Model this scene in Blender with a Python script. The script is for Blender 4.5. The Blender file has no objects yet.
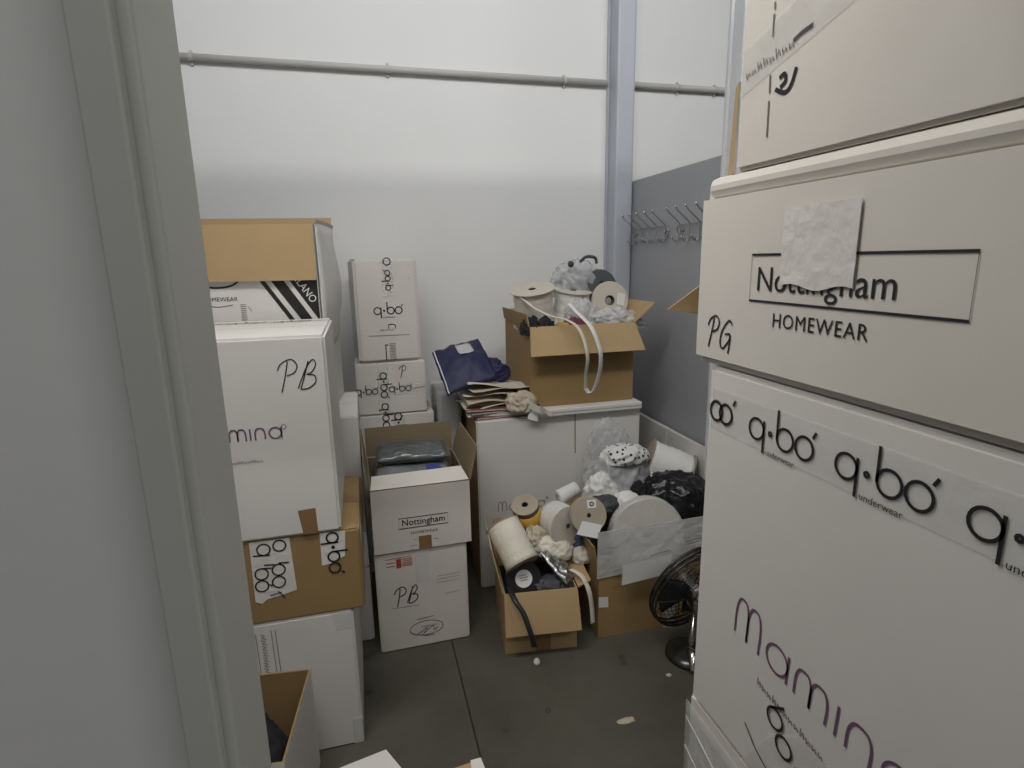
import bpy, bmesh, math, random
from mathutils import Vector, Matrix, Euler, noise
R = math.radians
V = Vector
scene = bpy.context.scene
C = scene.collection

# ------------------------------------------------------------------ camera
cam_d = bpy.data.cameras.new('camera')
cam = bpy.data.objects.new('camera', cam_d); C.objects.link(cam)
cam_d.sensor_fit = 'HORIZONTAL'; cam_d.sensor_width = 36.0
cam_d.lens = 570.0 / 1024 * 36.0
cam_d.clip_start = 0.02
P, YAW, ROLL = R(12.35), R(14.6), R(1.05)
fwd = V((math.sin(YAW)*math.cos(P), math.cos(YAW)*math.cos(P), -math.sin(P)))
r0 = V((math.cos(YAW), -math.sin(YAW), 0)); d0 = fwd.cross(r0)
right = r0*math.cos(ROLL) + d0*math.sin(ROLL)
down = d0*math.cos(ROLL) - r0*math.sin(ROLL)
m = Matrix((( right.x, -down.x, -fwd.x, 0), (right.y, -down.y, -fwd.y, 0), (right.z, -down.z, -fwd.z, 1.6), (0, 0, 0, 1)))
cam.matrix_world = m
scene.camera = cam

# ------------------------------------------------------------------ world, exposure, large lights
w = bpy.data.worlds.new('world'); scene.world = w; w.use_nodes = True
w.node_tree.nodes['Background'].inputs[0].default_value = (0.90, 0.94, 1.0, 1)
w.node_tree.nodes['Background'].inputs[1].default_value = 0.03
vs = scene.view_settings
vs.view_transform = 'Standard'; vs.look = 'None'; vs.gamma = 1.0; vs.use_curve_mapping = False
vs.exposure = 0.0
scene.display_settings.display_device = 'sRGB'

def area_light(name, loc, target, sx, sy, power, col=(1, 1, 1), spread=180):
    l = bpy.data.lights.new(name, 'AREA'); l.shape = 'RECTANGLE'; l.size = sx; l.size_y = sy
    l.energy = power; l.color = col; l.spread = R(spread)
    o = bpy.data.objects.new(name, l); C.objects.link(o); o.location = loc
    o.rotation_euler = (V(target) - V(loc)).to_track_quat('-Z', 'Y').to_euler()
    return o
# daylight coming in high over the front partition, and the soft light of the hall behind the doorway
area_light('clerestory_light', (0.9, 0.62, 3.9), (0.9, 3.3, 2.3), 3.4, 0.6, 23, (0.985, 0.99, 1.0), 120)
area_light('ceiling_lamp', (-.35, 1.1, 3.0), (.35, 1.0, 1.0), .4, 1.2, 15, (1.0, 0.965, 0.905), 140)
area_light('far_strip_light', (1.4, -2.3, 4.6), (1.4, 3.3, 2.5), 6.0, .12, 72, (1.0, 0.99, 0.96))
area_light('hall_light', (-.9, -1.6, 2.2), (0.4, 1.4, 1.3), 1.2, 1.0, 1.0, (1.0, 0.975, 0.94))

# ------------------------------------------------------------------ materials
def srgb(r, g, b):
    f = lambda c: c/12.92 if c <= .04045 else ((c+.055)/1.055)**2.4
    return (f(r/255), f(g/255), f(b/255))
def mat(name, col, rough=.6, metal=0, var=.06, vscale=6, bump=0, bscale=20, spec=.4, alpha=1, trans=0, detail=4, sheen=0):
    m = bpy.data.materials.new(name); m.use_nodes = True
    nt = m.node_tree; b = nt.nodes['Principled BSDF']; L = nt.links
    b.inputs['Roughness'].default_value = rough; b.inputs['Metallic'].default_value = metal
    b.inputs['Specular IOR Level'].default_value = spec; b.inputs['Alpha'].default_value = alpha
    b.inputs['Transmission Weight'].default_value = trans
    tc = nt.nodes.new('ShaderNodeTexCoord')
    if var > 0:
        n = nt.nodes.new('ShaderNodeTexNoise'); n.inputs['Scale'].default_value = vscale; n.inputs['Detail'].default_value = detail
        L.new(tc.outputs['Object'], n.inputs['Vector'])
        mx = nt.nodes.new('ShaderNodeMix'); mx.data_type = 'RGBA'
        mx.inputs[6].default_value = (*[max(0, c*(1-var)) for c in col], 1)
        mx.inputs[7].default_value = (*[min(1, c*(1+var)) for c in col], 1)
        L.new(n.outputs['Fac'], mx.inputs[0]); L.new(mx.outputs[2], b.inputs['Base Color'])
    else:
        b.inputs['Base Color'].default_value = (*col, 1)
    if bump > 0:
        n2 = nt.nodes.new('ShaderNodeTexNoise'); n2.inputs['Scale'].default_value = bscale; n2.inputs['Detail'].default_value = 3
        L.new(tc.outputs['Object'], n2.inputs['Vector'])
        bp = nt.nodes.new('ShaderNodeBump'); bp.inputs['Strength'].default_value = bump; bp.inputs['Distance'].default_value = .01
        L.new(n2.outputs['Fac'], bp.inputs['Height']); L.new(bp.outputs['Normal'], b.inputs['Normal'])
    return m
M = {}
M['white'] = mat('white_cardboard', (.70, .685, .655), .62, var=.05, vscale=5, bump=.12, bscale=9)
M['white2'] = mat('warm_white_cardboard', (.68, .65, .60), .62, var=.06, vscale=5, bump=.12, bscale=9)
M['kraft'] = mat('kraft_cardboard', (.43, .30, .155), .7, var=.08, vscale=7, bump=.15, bscale=10)
M['kraftin'] = mat('shaded_inner_cardboard', (.235, .185, .115), .75, var=.08, vscale=7, bump=.15, bscale=10)  # kraft darkened so its colour carries the shade inside the open centre box
M['kraftdk'] = mat('brown_cardboard', (.31, .205, .09), .7, var=.08, vscale=7, bump=.15, bscale=10)
M['wall'] = mat('white_wall_paint', (.80, .80, .79), .65, var=.02, vscale=2, bump=.06, bscale=30)
M['grey'] = mat('blue_grey_panel_paint', (.385, .395, .42), .55, var=.03, vscale=2)
M['col'] = mat('pale_blue_grey_steel_paint', (.50, .525, .575), .38, var=.03, vscale=2)
M['post'] = mat('off_white_steel_paint', (.70, .71, .73), .4, var=.02, vscale=3)
M['pipe'] = mat('grey_conduit', (.52, .51, .485), .45, var=.08, vscale=8)
M['jamb'] = mat('pale_grey_green_door_paint', (.56, .575, .54), .5, var=.03, vscale=4)
M['ceil'] = mat('ceiling_paint', (.45, .45, .45), .8, var=.02)
M['ink'] = mat('black_ink', (.018, .016, .018), .5, var=0)
M['inkgrey'] = mat('grey_ink', (.16, .15, .15), .5, var=0)
M['inkbrown'] = mat('faded_brown_ink', (.22, .155, .15), .5, var=0)
M['darkbrownink'] = mat('dark_brown_ink', (.07, .05, .05), .5, var=0)
M['purple'] = mat('purple_ink', (.17, .075, .16), .5, var=0)
M['red'] = mat('red_ink', (.42, .05, .05), .5, var=0)
M['whiteink'] = mat('white_ink', (.75, .75, .73), .5, var=0)
M['stamp'] = mat('maroon_ink', (.20, .09, .10), .5, var=0)
M['tape'] = mat('clear_packing_tape', (.82, .82, .80), .18, var=.03, alpha=.38, spec=.6, bump=.25, bscale=30)
M['wtape'] = mat('white_packing_tape', (.72, .70, .67), .28, var=.05, spec=.5, bump=.3, bscale=35)
M['btape'] = mat('brown_packing_tape', (.25, .145, .065), .3, var=.05, spec=.5)
M['film'] = mat('clear_plastic_film', (.80, .81, .82), .14, var=.05, alpha=.34, spec=.7, bump=.8, bscale=18)
M['film_thin'] = mat('thin_clear_film', (.4, .41, .42), .12, var=.05, alpha=.14, spec=.9, bump=.9, bscale=18)
M['film2'] = mat('milky_plastic_film', (.78, .78, .77), .16, var=.06, alpha=.5, spec=.7, bump=.8, bscale=22)
M['greybag'] = mat('grey_plastic_bag', (.33, .345, .37), .22, var=.15, vscale=9, spec=.6, bump=.7, bscale=24)
M['blackbag'] = mat('black_bin_bag_plastic', (.012, .012, .014), .22, var=.1, spec=.5, bump=.7, bscale=22)
M['cream'] = mat('cream_ribbon', (.70, .66, .57), .7, var=.06, vscale=12, bump=.35, bscale=60)
M['ribbon'] = mat('white_ribbon', (.78, .77, .74), .6, var=.04, vscale=12, bump=.3, bscale=50)
M['flange'] = mat('grey_board_flange', (.40, .345, .27), .7, var=.08, vscale=12)
M['flangelt'] = mat('beige_board_flange', (.58, .53, .45), .65, var=.08, vscale=14)
M['black'] = mat('black_plastic', (.018, .018, .02), .4, var=.1)
M['charcoal'] = mat('charcoal_board', (.055, .058, .062), .6, var=.1)
M['blackcloth'] = mat('black_cloth', (.02, .02, .024), .9, var=.2, vscale=30, bump=.4, bscale=60)
M['navy'] = mat('navy_fabric', (.02, .022, .07), .55, var=.15, vscale=14, bump=.4, bscale=30)
M['teal'] = mat('dark_teal_bagged_fabric', (.04, .055, .055), .2, var=.25, vscale=11, spec=.7, bump=.7, bscale=22)
M['greyfab'] = mat('grey_bagged_fabric', (.22, .235, .24), .2, var=.25, vscale=11, spec=.7, bump=.7, bscale=22)
M['yellow'] = mat('yellow_thread', (.55, .33, .06), .6, var=.1, vscale=20)
M['brownthread'] = mat('brown_thread', (.20, .13, .085), .75, var=.12, vscale=30, bump=.4, bscale=70)
M['silver'] = mat('silver_foil', (.45, .45, .44), .22, metal=.85, var=.3, vscale=22, bump=.9, bscale=28)
M['chrome'] = mat('chrome_metal', (.62, .62, .62), .14, metal=1, var=.03)
M['darkmetal'] = mat('dark_chrome', (.07, .07, .07), .25, metal=.8, var=.05)
M['steel'] = mat('brushed_wire_steel', (.42, .42, .43), .28, metal=.9, var=.05)
M['paper'] = mat('tan_paper', (.50, .43, .34), .75, var=.14, vscale=18, bump=.4, bscale=25)
M['paperlt'] = mat('pale_paper', (.66, .61, .53), .75, var=.1, vscale=18)
M['wpaper'] = mat('white_paper', (.76, .755, .74), .6, var=.04)
M['redpaper'] = mat('dark_red_cover', (.20, .045, .04), .4, var=.2, vscale=20)
M['blackpaper'] = mat('black_cover', (.03, .03, .035), .4, var=.2, vscale=20)
M['pink'] = mat('maroon_cloth', (.22, .07, .10), .8, var=.15, vscale=20)
M['blue'] = mat('blue_cloth', (.07, .10, .17), .8, var=.15, vscale=20)
M['bluelabel'] = mat('blue_sticker', (.03, .04, .22), .4, var=0)

def floor_material():
    m = bpy.data.materials.new('dark_concrete'); m.use_nodes = True
    nt = m.node_tree; b = nt.nodes['Principled BSDF']; L = nt.links
    tc = nt.nodes.new('ShaderNodeTexCoord')
    n = nt.nodes.new('ShaderNodeTexNoise'); n.inputs['Scale'].default_value = 2.2; n.inputs['Detail'].default_value = 7; n.inputs['Roughness'].default_value = .62
    L.new(tc.outputs['Object'], n.inputs['Vector'])
    r = nt.nodes.new('ShaderNodeValToRGB')
    r.color_ramp.elements[0].position = .3; r.color_ramp.elements[0].color = (.066, .063, .046, 1)
    r.color_ramp.elements[1].position = .75; r.color_ramp.elements[1].color = (.114, .109, .085, 1)
    L.new(n.outputs['Fac'], r.inputs[0])
    # dark spots
    v = nt.nodes.new('ShaderNodeTexNoise'); v.inputs['Scale'].default_value = 9; v.inputs['Detail'].default_value = 2
    L.new(tc.outputs['Object'], v.inputs['Vector'])
    r2 = nt.nodes.new('ShaderNodeValToRGB')
    r2.color_ramp.elements[0].position = .24; r2.color_ramp.elements[0].color = (.55, .55, .55, 1)
    r2.color_ramp.elements[1].position = .32; r2.color_ramp.elements[1].color = (1, 1, 1, 1)
    L.new(v.outputs['Fac'], r2.inputs[0])
    mx = nt.nodes.new('ShaderNodeMix'); mx.data_type = 'RGBA'; mx.blend_type = 'MULTIPLY'; mx.inputs[0].default_value = 1
    L.new(r.outputs[0], mx.inputs[6]); L.new(r2.outputs[0], mx.inputs[7])
    L.new(mx.outputs[2], b.inputs['Base Color'])
    b.inputs['Roughness'].default_value = .55; b.inputs['Specular IOR Level'].default_value = .3
    n2 = nt.nodes.new('ShaderNodeTexNoise'); n2.inputs['Scale'].default_value = 60; n2.inputs['Detail'].default_value = 4
    L.new(tc.outputs['Object'], n2.inputs['Vector'])
    bp = nt.nodes.new('ShaderNodeBump'); bp.inputs['Strength'].default_value = .12; bp.inputs['Distance'].default_value = .005
    L.new(n2.outputs['Fac'], bp.inputs['Height']); L.new(bp.outputs['Normal'], b.inputs['Normal'])
    return m
M['floor'] = floor_material()

def dotted_material():
    m = mat('white_fabric_with_black_dots', (.76, .75, .74), .7, var=.03)
    nt = m.node_tree; b = nt.nodes['Principled BSDF']; L = nt.links
    tc = nt.nodes.new('ShaderNodeTexCoord')
    v = nt.nodes.new('ShaderNodeTexVoronoi'); v.inputs['Scale'].default_value = 42; v.inputs['Randomness'].default_value = .75
    L.new(tc.outputs['Object'], v.inputs['Vector'])
    r = nt.nodes.new('ShaderNodeValToRGB'); r.color_ramp.interpolation = 'CONSTANT'
    r.color_ramp.elements[0].position = 0; r.color_ramp.elements[0].color = (.03, .03, .03, 1)
    r.color_ramp.elements[1].position = .30; r.color_ramp.elements[1].color = (.76, .75, .74, 1)
    L.new(v.outputs['Distance'], r.inputs[0]); L.new(r.outputs[0], b.inputs['Base Color'])
    return m
M['dots'] = dotted_material()

# ------------------------------------------------------------------ object helpers
def thing(name, label, cat, loc=(0, 0, 0), rotz=0, group=None, rot=None):
    o = bpy.data.objects.new(name, None); C.objects.link(o); o.empty_display_size = .05
    o.location = loc; o.rotation_euler = rot if rot is not None else (0, 0, rotz)
    o['label'] = label; o['category'] = cat
    if group: o['group'] = group
    return o
def obj(name, bm, mats, parent=None, smooth=False, label=None):
    me = bpy.data.meshes.new(name)
    bm.normal_update(); bm.to_mesh(me); bm.free()
    if not isinstance(mats, (list, tuple)): mats = [mats]
    for k in mats: me.materials.append(M[k] if isinstance(k, str) else k)
    if smooth:
        for p in me.polygons: p.use_smooth = True
    o = bpy.data.objects.new(name, me); C.objects.link(o)
    if parent: o.parent = parent
    if label: o['label'] = label
    return o
def tag(o, label, cat, group=None, kind=None):
    o['label'] = label; o['category'] = cat
    if group: o['group'] = group
    if kind: o['kind'] = kind
    return o
def struct(name, bm, mats, label=None, smooth=False):
    o = obj(name, bm, mats, smooth=smooth); o['kind'] = 'structure'
    if label: o['label'] = label
    return o

def add_box(bm, x0, x1, y0, y1, z0, z1, bev=0, mi=0):
    vs = [bm.verts.new((x, y, z)) for z in (z0, z1) for y in (y0, y1) for x in (x0, x1)]
    fs = [(0, 2, 3, 1), (4, 5, 7, 6), (0, 1, 5, 4), (2, 6, 7, 3), (0, 4, 6, 2), (1, 3, 7, 5)]
    faces = [bm.faces.new([vs[i] for i in f]) for f in fs]
    for f in faces: f.material_index = mi
    if bev:
        es = list({e for f in faces for e in f.edges})
        bmesh.ops.bevel(bm, geom=es, offset=bev, segments=2, affect='EDGES', profile=.5)
    return faces
def add_tube(bm, pts, r, seg=8, closed=False, cap=True):
    pts = [V(p) for p in pts]; n = len(pts); rings = []
    up = V((0, 0, 1)); prev = None
    for i in range(n):
        if closed: t = pts[(i+1) % n] - pts[(i-1) % n]
        else: t = pts[min(i+1, n-1)] - pts[max(i-1, 0)]
        t.normalize()
        if prev is None:
            a = t.cross(up)
            if a.length < .05: a = t.cross(V((1, 0, 0)))
        else: a = prev - t*prev.dot(t)
        a.normalize(); b = t.cross(a); prev = a
        rr = r[i] if isinstance(r, (list, tuple)) else r
        rings.append([bm.verts.new(pts[i] + a*rr*math.cos(2*math.pi*k/seg) + b*rr*math.sin(2*math.pi*k/seg)) for k in range(seg)])
    for i in range(n if closed else n-1):
        A, B = rings[i], rings[(i+1) % n]
        for k in range(seg): bm.faces.new((A[k], A[(k+1) % seg], B[(k+1) % seg], B[k]))
    if cap and not closed:
        bm.faces.new(rings[0][::-1]); bm.faces.new(rings[-1])
def add_lathe(bm, prof, seg=40, mi=0):
    """prof: list of (r, z); r == 0 closes onto the axis"""
    rings = []
    for r, z in prof:
        if r < 1e-6: rings.append([bm.verts.new((0, 0, z))])
        else: rings.append([bm.verts.new((r*math.cos(2*math.pi*k/seg), r*math.sin(2*math.pi*k/seg), z)) for k in range(seg)])
    for A, B in zip(rings, rings[1:]):
        for k in range(seg):
            a, b = A[k % len(A)], A[(k+1) % len(A)]; c, d = B[(k+1) % len(B)], B[k % len(B)]
            q = []
            for x in (a, b, c, d):
                if x not in q: q.append(x)
            if len(q) > 2:
                f = bm.faces.new(q); f.material_index = mi
def add_ball(bm, c, r, seg=8):
    bmesh.ops.create_uvsphere(bm, u_segments=seg, v_segments=max(5, seg//2+1), radius=r, matrix=Matrix.Translation(c))
def smooth_pts(pts, n=6, closed=False):
    P_ = [V(p) for p in pts]; out = []
    N = len(P_)
    for i in range(N if closed else N-1):
        if closed: a, b, c, d = P_[i-1], P_[i], P_[(i+1) % N], P_[(i+2) % N]
        else: a, b, c, d = P_[max(i-1, 0)], P_[i], P_[i+1], P_[min(i+2, N-1)]
        for k in range(n):
            t = k/n
            out.append(.5*((2*b) + (c-a)*t + (2*a-5*b+4*c-d)*t*t + (3*b-a-3*c+d)*t**3))
    if not closed: out.append(P_[-1])
    return out
def sheet(bm, f, nu, nv, th=.002, mi=(0, 1)):
    """thin solid sheet following f(u,v) -> point; front face material mi[0], back mi[1]"""
    G = [[V(f(i/nu, j/nv)) for i in range(nu+1)] for j in range(nv+1)]
    def nrm(i, j):
        a = G[j][min(i+1, nu)] - G[j][max(i-1, 0)]; b = G[min(j+1, nv)][i] - G[max(j-1, 0)][i]
        n = a.cross(b)
        return n.normalized() if n.length > 1e-12 else V((0, 0, 1))
    T = [[bm.verts.new(G[j][i] + nrm(i, j)*th/2) for i in range(nu+1)] for j in range(nv+1)]
    B = [[bm.verts.new(G[j][i] - nrm(i, j)*th/2) for i in range(nu+1)] for j in range(nv+1)]
    for j in range(nv):
        for i in range(nu):
            bm.faces.new((T[j][i], T[j][i+1], T[j+1][i+1], T[j+1][i])).material_index = mi[0]
            bm.faces.new((B[j][i], B[j+1][i], B[j+1][i+1], B[j][i+1])).material_index = mi[1]
    for i in range(nu):
        bm.faces.new((T[0][i], B[0][i], B[0][i+1], T[0][i+1])).material_index = mi[1]
        bm.faces.new((T[nv][i], T[nv][i+1], B[nv][i+1], B[nv][i])).material_index = mi[1]
    for j in range(nv):
        bm.faces.new((T[j][0], T[j+1][0], B[j+1][0], B[j][0])).material_index = mi[1]
        bm.faces.new((T[j][nu], B[j][nu], B[j+1][nu], T[j+1][nu])).material_index = mi[1]
def quad_sheet(bm, a, b, c, d, th=.004, mi=(0, 1), bend=0, n=6):
    """sheet with corners a,b (hinge) c,d (free: c over b, d over a); normal = (b-a)x(d-a) is the front"""
    a, b, c, d = V(a), V(b), V(c), V(d)
    nn = (b-a).cross(d-a).normalized()
    def f(u, v):
        p = (a*(1-u)+b*u)*(1-v) + (d*(1-u)+c*u)*v
        return p + nn*bend*(v**2)
    sheet(bm, f, n, n, th, mi)

# ------------------------------------------------------------------ ink on a face: O origin, u right, v up (2-D units are metres)
class Face:
    def __init__(s, O, u, v, eps=.0012):
        s.O = V(O); s.u = V(u).normalized(); s.v = V(v).normalized(); s.n = s.u.cross(s.v); s.eps = eps
    def p(s, x, y, k=1.0): return s.O + s.u*x + s.v*y + s.n*(s.eps*k)
    def sub(s, x, y, deg=0):
        c, q = math.cos(R(deg)), math.sin(R(deg))
        return Face(s.O + s.u*x + s.v*y, s.u*c + s.v*q, s.v*c - s.u*q, s.eps)
def stroke(bm, F, pts, wd, closed=False, k=1.0):
    P2 = [V((q[0], q[1], 0)) for q in pts]; n = len(P2); L_, R_ = [], []
    for i in range(n):
        t = (P2[(i+1) % n]-P2[i-1]) if closed else (P2[min(i+1, n-1)]-P2[max(i-1, 0)])
        if t.length < 1e-9: t = V((1, 0, 0))
        t.normalize(); nn = V((-t.y, t.x, 0))*wd/2
        a, b = P2[i]+nn, P2[i]-nn
        L_.append(bm.verts.new(F.p(a.x, a.y, k))); R_.append(bm.verts.new(F.p(b.x, b.y, k)))
    for i in range(n if closed else n-1):
        j = (i+1) % n
        bm.faces.new((R_[i], R_[j], L_[j], L_[i]))
def poly(bm, F, pts, k=1.0):
    bm.faces.new([bm.verts.new(F.p(x, y, k)) for x, y in pts])
def circ(cx, cy, r, n=20, ry=None):
    return [(cx+r*math.cos(2*math.pi*i/n), cy+(ry or r)*math.sin(2*math.pi*i/n)) for i in range(n)]
def cr(pts, n=5):
    return [(p.x, p.y) for p in smooth_pts([(x, y, 0) for x, y in pts], n)]
def ink(name, parent, F, col, wd, lines=(), closed=(), fills=(), k=1.0, label=None):
    bm = bmesh.new()
    for l in lines: stroke(bm, F, l, wd, False, k)
    for l in closed: stroke(bm, F, l, wd, True, k)
    for l in fills: poly(bm, F, l, k)
    return obj(name, bm, col, parent, label=label)
def text(name, parent, F, col, s, size, sx=1.0, align='LEFT', off=0, k=1.0, label=None, space=1.0):
    cu = bpy.data.curves.new('t', 'FONT'); cu.body = s; cu.size = size; cu.align_x = align; cu.offset = off
    cu.resolution_u = 3; cu.space_character = space
    to = bpy.data.objects.new('t', cu); C.objects.link(to)
    bpy.context.view_layer.update()
    me = to.evaluated_get(bpy.context.evaluated_depsgraph_get()).to_mesh()
    bm = bmesh.new(); bm.from_mesh(me)
    for v in bm.verts: v.co = F.p(v.co.x*sx, v.co.y, k)
    to.evaluated_get(bpy.context.evaluated_depsgraph_get()).to_mesh_clear()
    bpy.data.objects.remove(to); bpy.data.curves.remove(cu)
    return obj(name, bm, col, parent, label=label)
def squiggle(name, parent, F, col, n, size, k=1.0):
    """a line of lettering too small or worn to read"""
    rnd = random.Random(int(size*1e5)+n); L_ = []
    for i in range(n):
        x = i*size*.62; h = size*(.75 if rnd.random() < .3 else .5)
        L_.append(cr([(x, h), (x+size*.08, 0), (x+size*.3, h*.8), (x+size*.42, .1*h)], 2))
    return ink(name, parent, F, col, size*.08, L_, k=k)
# rounded logo lettering, unit = letter radius .5
def logo_qbo(s):
    T = lambda L_: [(x*s, y*s) for x, y in L_]
    lines = [T([(.5, .5), (.5, 0), (.5, -1.05)]), T([(1.38, 1.25), (1.38, 0), (1.38, -.1)]), T([(3.45, .55), (3.62, .85)])]
    closed = [T(circ(0, 0, .5)), T(circ(.94, 0, .09, 8)), T(circ(1.88, 0, .5)), T(circ(3.02, 0, .5))]
    return lines, closed
def qbo(parent, F, x, y, s, col='ink', wd=None, deg=0, sub=False, k=1.0):
    G = F.sub(x, y, deg); l, c = logo_qbo(s)
    o = ink('printed_logo', parent, G, col, wd or s*.17, l, c, k=k)
    if sub: text('printed_caption', parent, G.sub(.7*s, -1.05*s), col, 'underwear', s*.42, k=k)
    return o
def arch(x, w_, h): return cr([(x, 0), (x, h*.6), (x+w_*.18, h*.93), (x+w_*.5, h), (x+w_*.82, h*.93), (x+w_, h*.6), (x+w_, 0)], 4)
def logo_mamina(s, first=True, reg=True):
    """rounded thin lettering, x-height = s"""
    L_, K_ = [], []; x = 0
    def a(x):
        K_.append([(px*s, py*s) for px, py in circ(x+.48, .5, .48, 22)]); L_.append([((x+.96)*s, s*t) for t in (1.0, .5, 0)]); return x+1.3
    def m_(x, h):
        for q in (arch(x, .62, h), arch(x+.62, .62, h)): L_.append([(px*s, py*s) for px, py in q])
        return x+1.6
    x = m_(x, 1.45) if first else m_(x, 1.0)
    if first:
        x = a(x); x = m_(x, 1.0)
    L_.append([(x*s, 0), (x*s, .5*s), (x*s, s)]); x += .38
    L_.append([(px*s, py*s) for px, py in arch(x, .75, 1.0)]); x += 1.1
    x = a(x)
    if reg: K_.append([(px*s, py*s) for px, py in circ(x+.05, 1.25, .16, 10)])
    return L_, K_
def hand(letters, s):
    P_ = cr([(-.25, .62), (-.15, .85), (.2, 1.0), (.45, .82), (.4, .58), (.12, .45)]), cr([(.08, .92), (.06, .4), (.0, -.1)])
    B_ = cr([(.85, .95), (.77, .4), (.70, .02)]), cr([(.6, .05), (.8, .7), (1.0, 1.0), (1.15, .85), (1.05, .6), (.87, .5), (1.15, .48), (1.23, .25), (1.0, .05), (.7, .0)])
    G_ = cr([(1.3, .85), (1.05, .95), (.75, .6), (.72, .2), (.95, 0), (1.25, .3), (1.3, .5)]), cr([(.95, .48), (1.25, .52), (1.32, .3), (1.34, -.1)])
    out = []
    for ch in letters: out += {'P': P_, 'B': B_, 'G': G_}[ch]
    return [[(x*s*.82 + .12*y*s, y*s) for x, y in q] for q in out]

# ------------------------------------------------------------------ cartons
def carton_bm(W, D, H, bev=.006, kraft_side=None, warp=.002, seed=0):
    bm = bmesh.new(); n = 6
    bmesh.ops.create_cube(bm, size=1)
    bmesh.ops.bevel(bm, geom=list(bm.edges), offset=.0, segments=1) if False else None
    for v in bm.verts: v.co = V((v.co.x*W, v.co.y*D, (v.co.z+.5)*H))
    bmesh.ops.bevel(bm, geom=list(bm.edges), offset=bev, segments=2, affect='EDGES')
    return bm
def carton(name, label, x0, x1, y0, y1, z0, z1, col='white', rotz=0, tape=None, group=None, bev=.006, cat='box'):
    W, D, H = x1-x0, y1-y0, z1-z0
    t = thing(name, label, cat, ((x0+x1)/2, (y0+y1)/2, z0), R(rotz), group)
    obj('carton_body', carton_bm(W, D, H, bev), col, t)
    t['W'] = W; t['D'] = D; t['H'] = H
    # the slit between the two top flaps, and the tape over it
    bm = bmesh.new(); Ft = Face((0, 0, H), (1, 0, 0), (0, 1, 0)); poly(bm, Ft, [(-W/2+.01, -.0015), (W/2-.01, -.0015), (W/2-.01, .0015), (-W/2+.01, .0015)], .6)
    obj('flap_seam', bm, 'inkbrown', t)
    if tape:
        bm = bmesh.new(); hw = .026
        Fr = Face((W/2, 0, 0), (0, 1, 0), (0, 0, 1))
        poly(bm, Ft, [(-W/2, -hw), (W/2, -hw), (W/2, hw), (-W/2, hw)])
        poly(bm, Fr, [(-hw, H-.07), (hw, H-.07), (hw, H), (-hw, H)])
        obj('packing_tape', bm, tape, t)
    return t
def front(t, eps=.0012):
    """face looking at -Y; x measured from the carton centre, y = height"""
    return Face((0, -t['D']/2, 0), (1, 0, 0), (0, 0, 1), eps)
def side_left(t, eps=.0012):
    """face looking at -X; u runs towards -Y"""
    return Face((-t['W']/2, 0, 0), (0, -1, 0), (0, 0, 1), eps)
def topf(t, eps=.0012): return Face((0, 0, t['H']), (1, 0, 0), (0, 1, 0), eps)
def rightf(t, eps=.0012): return Face((t['W']/2, 0, 0), (0, 1, 0), (0, 0, 1), eps)

def open_carton(name, label, x0, x1, y0, y1, z0, z1, col=('white', 'kraft'), rotz=0, th=.005, cat='box', group=None):
    W, D, H = x1-x0, y1-y0, z1-z0
    t = thing(name, label, cat, ((x0+x1)/2, (y0+y1)/2, z0), R(rotz), group)
    t['W'] = W; t['D'] = D; t['H'] = H
    bm = bmesh.new()
    def ring(w_, d_, z): return [bm.verts.new((sx*w_/2, sy*d_/2, z)) for sx, sy in ((-1, -1), (1, -1), (1, 1), (-1, 1))]
    ob, ot = ring(W, D, 0), ring(W, D, H); ib, it = ring(W-2*th, D-2*th, th), ring(W-2*th, D-2*th, H)
    def q(*vs_, mi=0): bm.faces.new(vs_).material_index = mi
    q(*ob[::-1])
    for i in range(4):
        j = (i+1) % 4
        q(ob[i], ob[j], ot[j], ot[i]); q(it[i], it[j], ib[j], ib[i], mi=1); q(ot[i], ot[j], it[j], it[i], mi=1)
    q(*ib, mi=1)
    obj('carton_body', bm, list(col), t)
    return t
def flap(t, side, length, ang, col=('white', 'kraft'), taper=.0, bend=0, shift=0, z=None, lo=0, hi=1):
    """side: front/back/left/right; ang: 0 = flat outward, 90 = straight up, -90 = hanging down outside"""
    W, D, H = t['W'], t['D'], z if z is not None else t['H']
    o = {'front': ((-1, -1), (1, -1), (0, -1)), 'right': ((1, -1), (1, 1), (1, 0)), 'back': ((1, 1), (-1, 1), (0, 1)), 'left': ((-1, 1), (-1, -1), (-1, 0))}[side]
    a = V((o[0][0]*W/2, o[0][1]*D/2, H)); b = V((o[1][0]*W/2, o[1][1]*D/2, H)); n = V((*o[2], 0))
    a, b = a.lerp(b, lo), a.lerp(b, hi)
    e = (b-a).normalized(); dirv = n*math.cos(R(ang)) + V((0, 0, 1))*math.sin(R(ang))
    off = n*.004 + V((0, 0, .003))
    a, b = a+off, b+off
    c = b + dirv*length - e*taper + e*shift; d = a + dirv*length + e*taper + e*shift
    bm = bmesh.new(); quad_sheet(bm, a, b, c, d, .005, (0, 1), bend)
    return obj('flap', bm, list(col), t)

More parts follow.
